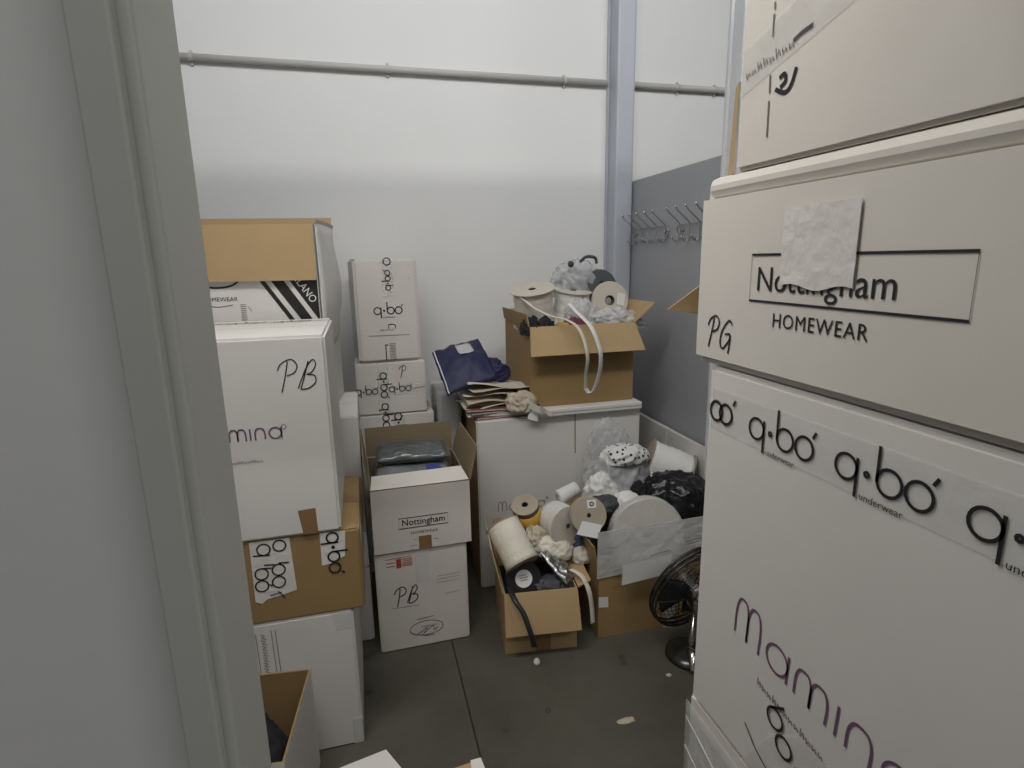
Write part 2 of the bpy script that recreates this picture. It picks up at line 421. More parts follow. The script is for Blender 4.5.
# ------------------------------------------------------------------ soft and round goods
def crumple_bm(sx, sy, sz, seed, amp=.18, freq=2.2, sub=5, flat=0.35, ridge=True, octv=4):
    bm = bmesh.new(); bmesh.ops.create_icosphere(bm, subdivisions=sub, radius=1)
    off = V((seed*7.31, seed*3.7, seed*1.9))
    for v in bm.verts:
        p = v.co.normalized()
        n = noise.fractal(p*freq + off, 1.0, 2.0, 4)
        if ridge:
            q = p*freq; n = .75*noise.noise(q*.55 + off)
            for a, k2 in ((.42, 1), (.26, 2), (.15, 4)): n += a*(1 - 2.6*abs(noise.noise(q*k2 + off*k2))*(k2 <= octv))
        k = 1 + amp*n
        q = p*k
        if q.z < -flat: q.z = -flat + (q.z+flat)*.15
        v.co = V((q.x*sx, q.y*sy, (q.z+flat)*sz/(1+flat)))
    return bm
def crumple(name, label, cat, loc, size, col, seed, rot=(0, 0, 0), group=None, **k):
    o = obj(name, crumple_bm(*size, seed, **k), col, smooth=True)
    o.location = loc; o.rotation_euler = [R(a) for a in rot]
    tag(o, label, cat, group); return o
def pillow_bm(W, D, H, seed, n=22, amp=.006):
    bm = bmesh.new()
    top, bot = [], []
    for j in range(n+1):
        for i in range(n+1):
            u, v = i/n*2-1, j/n*2-1
            e = max(0, (1-u**6)*(1-v**6))**.45
            nz = noise.fractal(V((u*2.2+seed*3, v*2.2, seed)), 1, 2, 3)*amp*2
            x, y = u*W/2 + noise.noise(V((v*2, seed, 0)))*amp, v*D/2 + noise.noise(V((u*2, seed+4, 0)))*amp
            top.append(bm.verts.new((x, y, H*.5 + (H*.5+nz)*e))); bot.append(bm.verts.new((x, y, H*.5 - H*.5*e - .0005)))
    for j in range(n):
        for i in range(n):
            a, b, c, d = j*(n+1)+i, j*(n+1)+i+1, (j+1)*(n+1)+i+1, (j+1)*(n+1)+i
            bm.faces.new((top[a], top[b], top[c], top[d])); bm.faces.new((bot[a], bot[d], bot[c], bot[b]))
    for i in range(n):
        bm.faces.new((top[i], bot[i], bot[i+1], top[i+1])); a = n*(n+1)+i; bm.faces.new((top[a], top[a+1], bot[a+1], bot[a]))
        a = i*(n+1); b = (i+1)*(n+1); bm.faces.new((top[a], top[b], bot[b], bot[a])); a += n; b += n; bm.faces.new((top[a], bot[a], bot[b], top[b]))
    return bm
def spool(name, label, loc, axis, r, width, rw, hole, fl='flange', wind='cream', cat='spool', group=None, ft=.004, wrinkle=.002, sticker=None, spin=0):
    """axis: direction from the base flange (origin) to the outer one"""
    q = V(axis).normalized().to_track_quat('Z', 'Y')
    t = thing(name, label, cat, loc, 0, group, rot=q.to_euler())
    def disc(z):
        bm = bmesh.new(); add_lathe(bm, [(hole, z), (r-.001, z), (r, z+.001), (r, z+ft-.001), (r-.001, z+ft), (hole, z+ft), (hole, z)], 44); return bm
    obj('flange', disc(0), fl, t); obj('flange', disc(width-ft), fl, t)
    bm = bmesh.new(); prof = [(hole*1.02, ft)]; k = 14
    rnd = random.Random(int(r*1e5)+int(width*1e4))
    for i in range(k+1): prof.append((rw + rnd.uniform(-wrinkle, wrinkle), ft + (width-2*ft)*i/k))
    prof += [(hole*1.02, width-ft)]
    add_lathe(bm, prof, 44)
    obj('winding', bm, wind, t, smooth=True)
    bm = bmesh.new(); add_lathe(bm, [(hole*1.0, .002), (hole*.99, width-.002), (hole*.86, width-.002), (hole*.86, .002), (hole, .002)], 28); obj('core', bm, 'charcoal', t)
    if sticker:
        F = Face((0, 0, width), (math.cos(spin), math.sin(spin), 0), (-math.sin(spin), math.cos(spin), 0), .0012)
        sticker(t, F)
    return t
def ribbon_obj(name, parent, pts, wd, th, wdir, col, label=None):
    P_ = smooth_pts(pts, 8); n = len(P_)-1
    wv = V(wdir).normalized()*wd
    bm = bmesh.new()
    def f(u, v):
        i = min(n, int(round(v*n))); return P_[i] + wv*(u-.5)
    sheet(bm, f, 2, n, th, (0, 0))
    return obj(name, bm, col, parent, smooth=True, label=label)

# ================================================================== THE SETTING
bm = bmesh.new(); add_box(bm, -2.6, 4.2, -2.6, 3.42, -.1, 0); struct('floor', bm, 'floor')
bm = bmesh.new(); add_box(bm, .2715, .2775, .9, 3.3, 0, .0008); struct('trim_1', bm, 'ink', 'thin dark expansion joint in the concrete floor')
bm = bmesh.new(); add_box(bm, -1.0, 4.2, 3.3, 3.42, 0, 5.3); struct('wall_back', bm, 'wall')
bm = bmesh.new(); add_box(bm, -1.0, -.88, .56, 3.3, 0, 5.3); struct('wall_left', bm, 'grey')
bm = bmesh.new(); add_box(bm, 1.58, 1.63, 2.25, 3.3, 0, 2.03); struct('wall_right', bm, 'grey', 'blue-grey low partition panel')
bm = bmesh.new(); add_box(bm, 1.465, 1.575, 3.18, 3.3, 0, 5.3, .012); add_box(bm, 1.452, 1.464, 3.285, 3.3, 0, 5.3); struct('trim_2', bm, 'col', 'pale blue-grey steel column in the corner', )
bm = bmesh.new(); add_box(bm, 1.535, 1.60, 2.17, 2.25, 0, 5.3, .006); add_box(bm, 1.52, 1.534, 2.235, 2.25, 0, 5.3); struct('trim_3', bm, 'post', 'pale steel post at the end of the partition')
bm = bmesh.new(); add_box(bm, -2.6, 4.2, -2.6, 3.42, 5.3, 5.4); struct('ceiling', bm, 'ceil')
# doorway the photographer stands in: left wall stub with its jamb
bm = bmesh.new(); add_box(bm, -2.4, -.16, .48, .56, 0, 3.3); add_box(bm, -.16, 4.2, .48, .56, 2.12, 3.3); struct('wall_front', bm, 'wall')  # unseen header over the opening, added to throw the shadow edge on wall_back
bm = bmesh.new(); add_box(bm, -.16, -.130, .462, .572, 0, 2.1, .003); add_box(bm, -.165, -.139, .448, .462, 0, 2.1, .002); struct('door_1', bm, 'jamb', 'pale grey-green door jamb at the left edge')

# conduit along the back wall
t = thing('conduit_pipe', 'thin grey conduit pipe running across the white back wall', 'pipe', (.9, 3.275, 2.565))
for a, b in ((-2.0, .545), (.685, 2.6)):
    bm = bmesh.new(); add_tube(bm, [(a, 0, .004), (b, 0, .004)], .0165, 14); obj('pipe_run', bm, 'pipe', t, smooth=True)
for x in (-.68, .29, -1.6, 1.25, 1.0):
    bm = bmesh.new()
    q = .004
    add_tube(bm, [(x-.008, 0, q), (x+.008, 0, q)], .0195, 14); add_box(bm, x-.008, x+.008, .0, .025, q-.004, q+.004)
    add_box(bm, x-.006, x+.006, .01, .025, q-.032, q+.032)
    obj('pipe_clip', bm, 'pipe', t)

# coat racks on the partition
def coat_rack(y0, y1, label):
    t = thing('coat_rack', label, 'coat rack', (1.58, (y0+y1)/2, 1.69), 0, 'wire coat racks on the grey partition')
    L_ = abs(y1-y0)/2; xx = -.014; z0, z1 = .0, .066
    bm = bmesh.new(); pts = []
    rr = .028
    for cy, cz, a0 in ((L_-rr, z1-rr, 0), (-L_+rr, z1-rr, 90), (-L_+rr, z0+rr, 180), (L_-rr, z0+rr, 270)):
        for k in range(5):
            a = R(a0 + k*22.5); pts.append((xx, cy+rr*math.cos(a), cz+rr*math.sin(a)))
    add_tube(bm, pts, .0035, 8, closed=True)
    for s in (-1, 1): add_tube(bm, [(0, s*(L_-.04), .033), (xx, s*(L_-.04), .033)], .006, 8)
    obj('wire_frame', bm, 'steel', t, smooth=True)
    for k in range(5):
        y = L_*.86 - k*L_*1.72/4
        bm = bmesh.new()
        P_ = smooth_pts([(-.085, y+.016, .142), (-.072, y+.012, .122), (-.04, y+.004, .092), (xx-.004, y, .066), (xx-.004, y, .02), (xx-.006, y, -.004), (-.03, y+.004, -.017), (-.048, y+.006, -.008), (-.052, y+.007, .004)], 6)
        add_tube(bm, P_, .0032, 8)
        h = obj('hook', bm, 'steel', t, smooth=True)
        for pt, rr in ((P_[0], .0075), (P_[-1], .006)):
            bm = bmesh.new(); add_ball(bm, pt, rr, 10); obj('ball_tip', bm, 'chrome', h, smooth=True)
coat_rack(3.155, 2.745, 'chrome wire coat rack with five hooks, nearest the corner column')
coat_rack(2.66, 2.25, 'chrome wire coat rack partly hidden behind the near box stack')

# ================================================================== CARTONS ON THE LEFT
# near stack, bottom to top
t = carton('cardboard_box', 'plain white carton on the floor at the bottom of the near left stack', -.56, -.095, 1.722, 2.2, 0, .505, 'white', 0)
F = front(t); cx = (-.56-.095)/2
ink('scribble', t, F, 'inkgrey', .002, [[(-.39-cx, .475), (-.388-cx, .335)], [(-.345-cx, .48), (-.342-cx, .33)], [(-.333-cx, .48), (-.33-cx, .33)]] + [cr([(-.378-cx, .47-.02*i), (-.365-cx, .464-.02*i), (-.375-cx, .458-.02*i), (-.36-cx, .452-.02*i)], 3) for i in range(7)])
bm = bmesh.new(); poly(bm, F, [(.175, .44), (.228, .44), (.229, .503), (.17, .503)]); obj('packing_tape', bm, 'tape', t)
bm = bmesh.new(); add_box(bm, .20, .232, -.2405, -.236, .003, .10); obj('corner_tape', bm, 'tape', t)

t = carton('cardboard_box', 'brown kraft carton with white printed tape, middle of the near left stack', -.60, -.056, 1.722, 2.2, .507, .785, 'kraftdk', 0, 'btape')
F = front(t); cx = (-.6-.056)/2; zb = .507
bm = bmesh.new(); poly(bm, F, [(-.378-cx, .585-zb), (-.36-cx, .575-zb), (-.345-cx, .588-zb), (-.30-cx, .596-zb), (-.256-cx, .606-zb), (-.262-cx, .783-zb), (-.376-cx, .783-zb)]); obj('printed_tape', bm, 'wtape', t)
bm = bmesh.new(); poly(bm, F, [(-.176-cx, .675-zb), (-.15-cx, .678-zb), (-.105-cx, .698-zb), (-.098-cx, .784-zb), (-.174-cx, .784-zb)]); obj('printed_tape', bm, 'wtape', t)
for x, z in ((-.345, .772), (-.29, .79)):
    pass
G = F.sub(-.338-cx, .755-zb, -94); l, c = logo_qbo(.037); ink('printed_logo', t, G, 'ink', .0046, [[(.0185, .0185), (.0185, -.03)], [(.051, .03), (.051, -.0)]], c[:1], k=2)
G = F.sub(-.292-cx, .766-zb, -94); ink('printed_logo', t, G, 'ink', .0046, [], [circ(.004, 0, .018)], k=2)
G = F.sub(-.352-cx, .664-zb, -94); ink('printed_logo', t, G, 'ink', .0046, [[(-.03, .028), (-.03, 0)], [(.024, .02), (.03, .03)]], [circ(-.012, 0, .0185), circ(.028, 0, .0185)], k=2)
G = F.sub(-.302-cx, .683-zb, -94); ink('printed_logo', t, G, 'ink', .0046, [[(-.022, .03), (-.022, 0)]], [circ(-.0, 0, .0185), circ(.041, 0, .0185)], k=2)
ink('scribble', t, F, 'ink', .003, [[(-.31-cx, .612-zb), (-.292-cx, .585-zb)], [(-.335-cx, .60-zb), (-.30-cx, .607-zb)]], k=2)
qbo(t, F, -.138-cx, .765-zb, .034, deg=-90, k=2)
bm = bmesh.new(); poly(bm, rightf(t), [(-.2, .2), (-.08, .2), (-.09, .278), (-.2, .278)]); obj('packing_tape', bm, 'wtape', t)

t = carton('cardboard_box', 'tall white carton with purple lettering, top of the near left stack', -.64, -.108, 1.715, 2.235, .788, 1.398, 'white', 0, None, bev=.008)
F = front(t); cx = (-.64-.108)/2; zb = .788
l, c = logo_mamina(.0345)
G = F.sub(-.490-cx, 1.102-zb); ink('printed_logo', t, G, 'purple', .0042, l, c[:-1]); ink('registered_mark', t, F, 'purple', .0016, [], [circ(-.243-cx, 1.136-zb, .0065, 12)])
squiggle('printed_caption', t, F.sub(-.41-cx, 1.034-zb), 'purple', 12, .014)
ink('handwriting', t, F.sub(-.236-cx, 1.246-zb, -4), 'ink', .0032, hand('PB', .088))
bm = bmesh.new(); poly(bm, F, [(-.219-cx, .002), (-.176-cx, .002), (-.178-cx, .085), (-.229-cx, .082)]); obj('brown_tape', bm, 'btape', t)
bm = bmesh.new(); Ft = topf(t); poly(bm, Ft, [(-.266, .14), (.266, .14), (.266, .2), (-.266, .2)]); obj('packing_tape', bm, 'tape', t)
for x in (-.2, -.06, .09): qbo(t, Ft, x, .17, .03, k=2)
ink('side_mark', t, rightf(t), 'ink', .003, [[(-.12, .34), (-.112, .25)]])

# far-left stack behind it
carton('cardboard_box', 'white carton on the floor behind the near left stack', -.62, -.045, 2.265, 2.7, 0, .345, 'white', 0)
t = carton('cardboard_box', 'white carton with a torn brown corner, under the black-striped box', -.62, -.045, 2.265, 2.72, .347, 1.005, 'white', 0)
bm = bmesh.new(); F = front(t); poly(bm, F, [(.20, .20), (.285, .16), (.285, .40), (.215, .41)]); obj('torn_patch', bm, 'kraft', t)
bm = bmesh.new(); poly(bm, F, [(.20, .18), (.286, .16), (.286, .23), (.22, .28)], 2); obj('packing_tape', bm, 'tape', t)

t = open_carton('open_box', 'open white carton with black diagonal stripes and a brown front flap', -.72, -.125, 2.29, 2.72, 1.008, 1.735, ('white', 'kraft'), -6)
F = front(t); hw = t['W']/2
zb = 1.008
# black corner with diagonal stripes (down to the right); x relative to the right edge
def bx(x, z): return (hw + x + .125, z - zb)
fills = [[bx(-.225, 1.56), bx(-.127, 1.56), bx(-.127, 1.36), bx(-.13, 1.345)],
         [bx(-.29, 1.56), bx(-.258, 1.56), bx(-.127, 1.385-.06), bx(-.127, 1.30-.02)],
         [bx(-.325, 1.56), bx(-.31, 1.56), bx(-.127, 1.265), bx(-.127, 1.24)]]
fills[0] = [bx(-.24, 1.56), bx(-.127, 1.56), bx(-.127, 1.405)]
ink('black_corner_print', t, F, 'ink', .003, fills=[[bx(-.235, 1.555), bx(-.127, 1.555), bx(-.127, 1.385)],
    [bx(-.30, 1.555), bx(-.255, 1.555), bx(-.127, 1.352), bx(-.127, 1.29)],
    [bx(-.34, 1.555), bx(-.322, 1.555), bx(-.127, 1.255), bx(-.127, 1.225)]])
a = math.degrees(math.atan2(-.17, .108))
text('printed_name', t, F.sub(*bx(-.222, 1.562), a), 'whiteink', 'MILANO', .04, .86, k=2)
ink('printed_oval', t, F, 'ink', .007, [], [circ(bx(-.475, 1.545)[0], bx(0, 1.545)[1], .072, 28, .028)])
text('printed_caption', t, F.sub(*bx(-.535, 1.468)), 'ink', 'HOMEWEAR', .022)
ink('printed_strap', t, F, 'inkgrey', .003, [cr([bx(-.52, 1.455), bx(-.48, 1.448), bx(-.43, 1.455)])])
ink('barcode', t, F, 'inkgrey', .002, [[bx(-.405, 1.455-.007*i), bx(-.385, 1.455-.007*i)] for i in range(9)] + [[bx(-.38, 1.45), bx(-.368, 1.43)]])
flap(t, 'front', .20, -84, ('white', 'kraft'), bend=.006)
o = flap(t, 'right', .02, 70)
# bulging white side sheet, worn tape on it
bm = bmesh.new()
def side(u, v):
    y = -t['D']/2 + .012 + u*(t['D']-.02); z = t['H'] + .012 - v*.45
    return (t['W']/2 + .006 + .055*math.sin(math.pi*u)*math.sin(math.pi*min(1, v*1.02))*(.6+.4*v) , y, z - .03*math.sin(math.pi*u)*(v > .9))
sheet(bm, side, 10, 12, .004, (0, 0)); obj('side_flap', bm, 'white', t, smooth=True)
F2 = Face((t['W']/2+.035, -t['D']/2+.14, t['H']-.16), (0, 1, 0), (0, 0, 1))
flap(t, 'back', .06, 60, ('white', 'kraft'))

# logo stack at the wall
t0 = 'white carton with round logo lettering, '
carton('cardboard_box', 'white carton on the floor at the foot of the logo box stack', -.06, .32, 2.82, 3.25, 0, .43, 'white2', 0)
t = carton('cardboard_box', 'white carton third from the top of the logo stack, behind the open box', -.058, .318, 2.8, 3.25, .432, .857, 'white2', 0, 'tape')
F = front(t); cx = .13; zb = .432
bm = bmesh.new(); poly(bm, F, [(.142-cx-.028, .2), (.142-cx+.028, .2), (.142-cx+.028, .425), (.142-cx-.028, .425)]); obj('packing_tape', bm, 'tape', t)
for z in (.845, .72): qbo(t, F, .14-cx, z-zb, .034, deg=-90, k=2)
t = carton('cardboard_box', 'white taped carton marked with a handwritten P, second from the top', -.05, .285, 2.8, 3.22, .86, 1.12, 'white2', 0, 'tape')
F = front(t); cx = .1175; zb = .86
bm = bmesh.new(); poly(bm, F, [(.078-cx-.028, .01), (.078-cx+.028, .01), (.078-cx+.028, .26), (.078-cx-.028, .26)]); poly(bm, F, [(-.167, .095), (.167, .095), (.167, .145), (-.167, .145)], 1.5); obj('packing_tape', bm, 'tape', t)
for x, z, d in ((-.043, .98, 0), (.118, .985, 0)): qbo(t, F, x-cx, z-zb, .0265, deg=d, k=2)
for z in (1.055, .90): qbo(t, F, .08-cx, z-zb, .031, deg=-90, k=2)
ink('carton_seam', t, F, 'inkgrey', .0025, [[(.1, .122), (.167, .13)]], k=2.5)
ink('handwriting', t, F.sub(.165-cx, 1.046-zb), 'ink', .003, hand('P', .055), k=2)
t = carton('cardboard_box', 'tall white carton standing on top of the logo stack against the wall', -.04, .257, 2.8, 3.2, 1.123, 1.614, 'white2', 4, 'tape', bev=.012)
F = front(t); cx = .1085; zb = 1.123
bm = bmesh.new(); poly(bm, F, [(.09-cx, .31), (.142-cx, .315), (.142-cx, .485), (.086-cx, .485)]); obj('packing_tape', bm, 'tape', t)
qbo(t, F, .06-cx, 1.37-zb, .033, sub=True)
qbo(t, F, .117-cx, 1.478-zb, .023, deg=90, k=2, wd=.0045); ink('printed_logo', t, F, 'ink', .005, [], [circ(.117-cx, 1.6-zb, .0165)], k=2)
squiggle('printed_name', t, F.sub(.066-cx, 1.273-zb), 'ink', 6, .018); ink('printed_mark', t, F, 'ink', .004, [cr([(.108-cx, 1.283-zb), (.107-cx, 1.3-zb), (.124-cx, 1.305-zb), (.14-cx, 1.298-zb), (.138-cx, 1.283-zb)])])
ink('printed_rule', t, F, 'inkgrey', .0025, [[(.012-cx, 1.253-zb), (.207-cx, 1.25-zb)]])
ink('barcode', t, F, 'inkgrey', .003, [[(.105-cx, 1.21-zb-.0075*i), (.136-cx, 1.21-zb-.0075*i)] for i in range(11)]); ink('barcode_digits', t, F, 'ink', .005, [[(.088-cx, 1.2-zb), (.088-cx, 1.13-zb)], [(.084-cx, 1.205-zb), (.1-cx, 1.205-zb)]])
ink('staple', t, F, 'ink', .003, [[(x-cx, z-zb), (x-cx+.003, z-zb)] for x in (.14, .215) for z in (1.58, 1.52)])

# clear wrapped pack between that stack and the big carton
t = thing('plastic_wrapped_pack', 'clear plastic wrapped pack wedged beside the logo stack', 'pack', (.395, 2.93, 0))
bm = bmesh.new(); add_box(bm, -.055, .055, -.16, .16, 0, .94, .015); obj('pack_contents', bm, 'greyfab', t)
bm = bmesh.new(); add_box(bm, -.062, .062, -.167, .167, .0, .965, .02); obj('plastic_wrap', bm, 'film', t)

# centre pair with the boxed lettering
t = carton('cardboard_box', 'white carton with red print and oval stamp, standing on the floor', -.024, .352, 2.164, 2.56, 0, .452, 'white2', .9, 'tape')
F = front(t); cx = .164
bm = bmesh.new(); poly(bm, F, [(.137-cx, .305), (.195-cx, .302), (.2-cx, .45), (.135-cx, .45)]); obj('packing_tape', bm, 'tape', t)
ink('red_print', t, F, 'red', .003, [[(.085-cx, .415-.0075*i), (.125-cx, .415-.0075*i)] for i in range(5)] + [[(.015-cx, .422), (.122-cx, .425)], [(.02-cx, .405), (.055-cx, .406)], [(.02-cx, .39), (.055-cx, .391)]],
    fills=[[(.06-cx, .378), (.08-cx, .379), (.08-cx, .419), (.06-cx, .418)]])
squiggle('red_lettering', t, F.sub(.084-cx, .39), 'red', 5, .012, k=2)
ink('handwriting', t, F.sub(.055-cx, .212), 'darkbrownink', .0048, hand('PB', .08))
ink('handwriting_underline', t, F, 'inkbrown', .002, [[(.03-cx, .20), (.145-cx, .197)]])
ink('oval_stamp', t, F, 'stamp', .003, [cr([(.1-cx, .075), (.125-cx, .06), (.17-cx, .085), (.155-cx, .06), (.195-cx, .09), (.2-cx, .068), (.215-cx, .08)]), cr([(.15-cx, .06), (.16-cx, .048), (.2-cx, .046)]), [(.13-cx, .13), (.2-cx, .135)]], [circ(.168-cx, .085, .07, 26, .033)])
squiggle('stamp_lettering', t, F.sub(.148-cx, .088), 'stamp', 6, .018)
ink('fine_print', t, F, 'inkgrey', .0015, [[(.22-cx, .315-.015*i), (.32-cx, .318-.015*i)] for i in range(3)])
squiggle('fine_print_caption', t, F.sub(.252-cx, .226, 4), 'inkgrey', 9, .012)

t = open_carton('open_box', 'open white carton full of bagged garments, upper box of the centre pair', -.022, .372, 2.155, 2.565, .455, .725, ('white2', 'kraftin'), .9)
F = front(t); cx = .175; zb = .455
ink('printed_frame', t, F, 'ink', .0032, [], [[(.08-cx, .553-zb), (.277-cx, .553-zb), (.277-cx, .597-zb), (.08-cx, .597-zb)]])
text('printed_name', t, F.sub(.179-cx, .5645-zb), 'ink', 'Nottingham', .038, .96, 'CENTER', off=.0004)
text('printed_caption', t, F.sub(.18-cx, .523-zb), 'ink', 'HOMEWEAR', .0185, 1.0, 'CENTER', space=1.1)
bm = bmesh.new(); poly(bm, F, [(.156-cx, .002), (.208-cx, .002), (.207-cx, .056), (.155-cx, .056)]); obj('brown_tape', bm, 'btape', t)
ink('fine_print', t, F, 'inkgrey', .002, [[(.135-cx, .5-zb), (.148-cx, .5-zb)], [(.12-cx, .475-zb), (.148-cx, .475-zb)], [(.215-cx, .49-zb), (.235-cx, .49-zb)]])
bm = bmesh.new(); quad_sheet(bm, (-.195, -.203, .272), (.195, -.203, .272), (.178, -.125, .305), (-.186, -.125, .30), .005, (0, 1)); obj('flap', bm, ['white2', 'kraftin'], t)
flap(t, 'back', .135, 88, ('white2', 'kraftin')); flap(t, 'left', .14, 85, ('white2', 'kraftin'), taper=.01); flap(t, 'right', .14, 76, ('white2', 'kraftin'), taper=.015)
gl = 'bagged garments in the open box'
for i, (x, y, z, W, D, H, col, rz, lab) in enumerate((
        (.165, 2.37, .465, .35, .36, .09, 'greyfab', 0, 'lowest bagged garment lying inside the open box'),
        (.16, 2.37, .557, .34, .34, .075, 'greyfab', 1, 'pale grey bagged garment, second from the bottom in the open box'),
        (.165, 2.37, .634, .345, .33, .12, 'greyfab', -1, 'grey bagged garment with blue sticker just above the front flap'),
        (.17, 2.43, .757, .32, .23, .055, 'teal', -3, 'dark teal bagged garment on top of the pile in the open box'))):
    g = thing('bagged_garment', lab, 'garment', (x, y, z), R(rz), gl)
    obj('folded_garment', pillow_bm(W-.015, D-.015, H-.006, i+3), col, g, smooth=True)
    obj('plastic_bag', pillow_bm(W, D, H, i+3.1, amp=.009), 'film_thin', g, smooth=True)
    if i == 2:
        bm = bmesh.new(); quad_sheet(bm, (.05, -.125, H+.004), (.11, -.125, H+.004), (.11, -.085, H+.012), (.05, -.085, H+.012), .003, (0, 0)); obj('blue_sticker', bm, 'bluelabel', g)

# ================================================================== BIG CARTON IN THE MIDDLE, WITH WHAT LIES ON IT
t = thing('cardboard_box', 'huge white carton with faint lettering standing in the middle', 'box', (.9, 2.81, 0)); t['W'] = .84; t['D'] = .584; t['H'] = .862
bm = carton_bm(.84, .584, .862); bm.normal_update()
for f in bm.faces:
    if f.normal.x < -.7: f.material_index = 1
obj('carton_body', bm, ['white', 'kraftdk'], t)
F = front(t)
l, c = logo_mamina(.034); ink('printed_logo', t, F.sub(.575-.9, .398), 'inkbrown', .0035, l, c)
ink('flap_slit', t, F, 'kraftdk', .006, [[(.07, .86), (.072, .657)]])
bm = bmesh.new(); poly(bm, F, [(.13, .62), (.19, .60), (.28, .69), (.30, .79), (.2, .82), (.14, .73)]); obj('plastic_film', bm, 'film', t)
t = thing('flat_carton', 'flat folded white carton lying on the huge carton', 'box', (1.045, 2.79, .8635)); t['W'] = .54; t['D'] = .6; t['H'] = .034
bm = bmesh.new(); add_box(bm, -.27, .27, -.3, .3, 0, .034, .004); obj('carton_body', bm, 'white', t)
bm = bmesh.new(); poly(bm, front(t), [(-.268, .016), (.268, .016), (.268, .018), (-.268, .018)]); obj('fold_line', bm, 'inkgrey', t)

t = open_carton('open_box', 'open brown carton heaped with ribbon spools, on the huge carton', .755, 1.29, 2.55, 3.02, .899, 1.285, ('kraftdk', 'kraft'), 0)
flap(t, 'front', .15, -58, ('kraftdk', 'kraft'), taper=-.02)
flap(t, 'right', .14, 40, ('kraftdk', 'kraft')); flap(t, 'left', .06, 82, ('kraftdk', 'kraft')); flap(t, 'back', .05, 80, ('kraftdk', 'kraft'))
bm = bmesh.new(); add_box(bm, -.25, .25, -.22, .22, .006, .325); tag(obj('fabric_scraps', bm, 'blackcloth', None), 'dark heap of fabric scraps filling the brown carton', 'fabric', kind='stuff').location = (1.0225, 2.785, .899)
sg = 'ribbon spools heaped on the open brown carton'
spool('ribbon_spool', 'white ribbon spool with a tilted cream flange, leftmost on the heap', (.862, 2.80, 1.275), (-.16, -.20, .96), .115, .185, .098, .02, 'flangelt', 'cream', group=sg)
spool('ribbon_spool', 'bagged white ribbon spool in the middle of the upper heap', (1.055, 2.83, 1.27), (.06, -.16, .98), .10, .17, .09, .02, 'flangelt', 'ribbon', group=sg)
def disc_sticker(t, F):
    bm = bmesh.new(); poly(bm, F, [(.035, -.02), (.075, -.03), (.082, .03), (.042, .04)]); obj('paper_label', bm, 'wpaper', t)
spool('ribbon_spool', 'beige disc spool with a black centre hole facing the room', (1.255, 2.80, 1.375), (-.12, -.97, .16), .098, .05, .085, .026, 'flangelt', 'ribbon', group=sg, sticker=disc_sticker)
spool('ribbon_spool', 'charcoal grey disc spool tilted behind the beige disc', (1.225, 2.83, 1.455), (-.05, -.88, .45), .078, .035, .07, .012, 'charcoal', 'charcoal', group=sg)
t = thing('bagged_bundle', 'crumpled clear bag of grey trimmings on top of the spool heap', 'bag', (1.125, 2.90, 1.405))
obj('trimmings', crumple_bm(.10, .08, .13, 3, .35, 3.0), 'greyfab', t, smooth=True)
obj('plastic_bag', crumple_bm(.135, .10, .165, 4, .3, 2.6), 'film', t, smooth=True)
bm = bmesh.new(); add_tube(bm, smooth_pts([(.0, -.03, .17), (.03, -.05, .2), (.075, -.06, .195), (.085, -.06, .165)], 6), .008, 8); add_ball(bm, (-.055, -.05, .165), .018, 8); obj('bag_knot', bm, 'charcoal', t, smooth=True)
crumple('plastic_sheet', 'crumpled clear plastic sheet below the beige disc spool', 'plastic', (1.215, 2.66, 1.25), (.14, .085, .09), 'film2', 7, amp=.4, freq=3)
crumple('plastic_sheet', 'milky plastic bag bunched between the two white spools', 'plastic', (1.06, 2.67, 1.24), (.09, .05, .14), 'film2', 9, amp=.35, freq=3)
crumple('cloth_scrap', 'black cloth scrap bunched at the left rim of the brown carton', 'cloth', (.775, 2.60, 1.25), (.045, .05, .07), 'blackcloth', 11, amp=.4, freq=3)
crumple('cloth_scrap', 'small black cloth knot beside the left white spool', 'cloth', (.845, 2.59, 1.26), (.035, .035, .06), 'blackcloth', 12, amp=.4, freq=3)
crumple('cloth_scrap', 'yellow cloth scrap peeking over the brown carton rim', 'cloth', (.925, 2.59, 1.25), (.045, .035, .045), 'yellow', 13, amp=.3, freq=3)
crumple('cloth_scrap', 'maroon and white cloth scrap beside the hanging cord', 'cloth', (.995, 2.60, 1.25), (.05, .04, .06), 'pink', 15, amp=.35, freq=3)
t = thing('ribbon_loop', 'white ribbon hanging in a long loop over the brown carton', 'ribbon', (.955, 2.5, 1.285))
ribbon_obj('ribbon_strand', t, [(-.20, .2, .135), (-.15, .14, .085), (-.09, .07, .05), (-.035, .0, .035), (-.0, -.062, .0), (.02, -.095, -.07), (.03, -.10, -.14), (.038, -.06, -.22), (.05, -.03, -.29)], .018, .002, (1, .2, 0), 'cream')
ribbon_obj('ribbon_strand', t, [(.05, -.03, -.29), (.068, -.03, -.315), (.09, -.035, -.30), (.10, -.07, -.22), (.095, -.10, -.14), (.085, -.10, -.08), (.06, -.062, .005), (.04, .05, .06), (.02, .12, .10)], .022, .002, (1, .2, .1), 'ribbon')

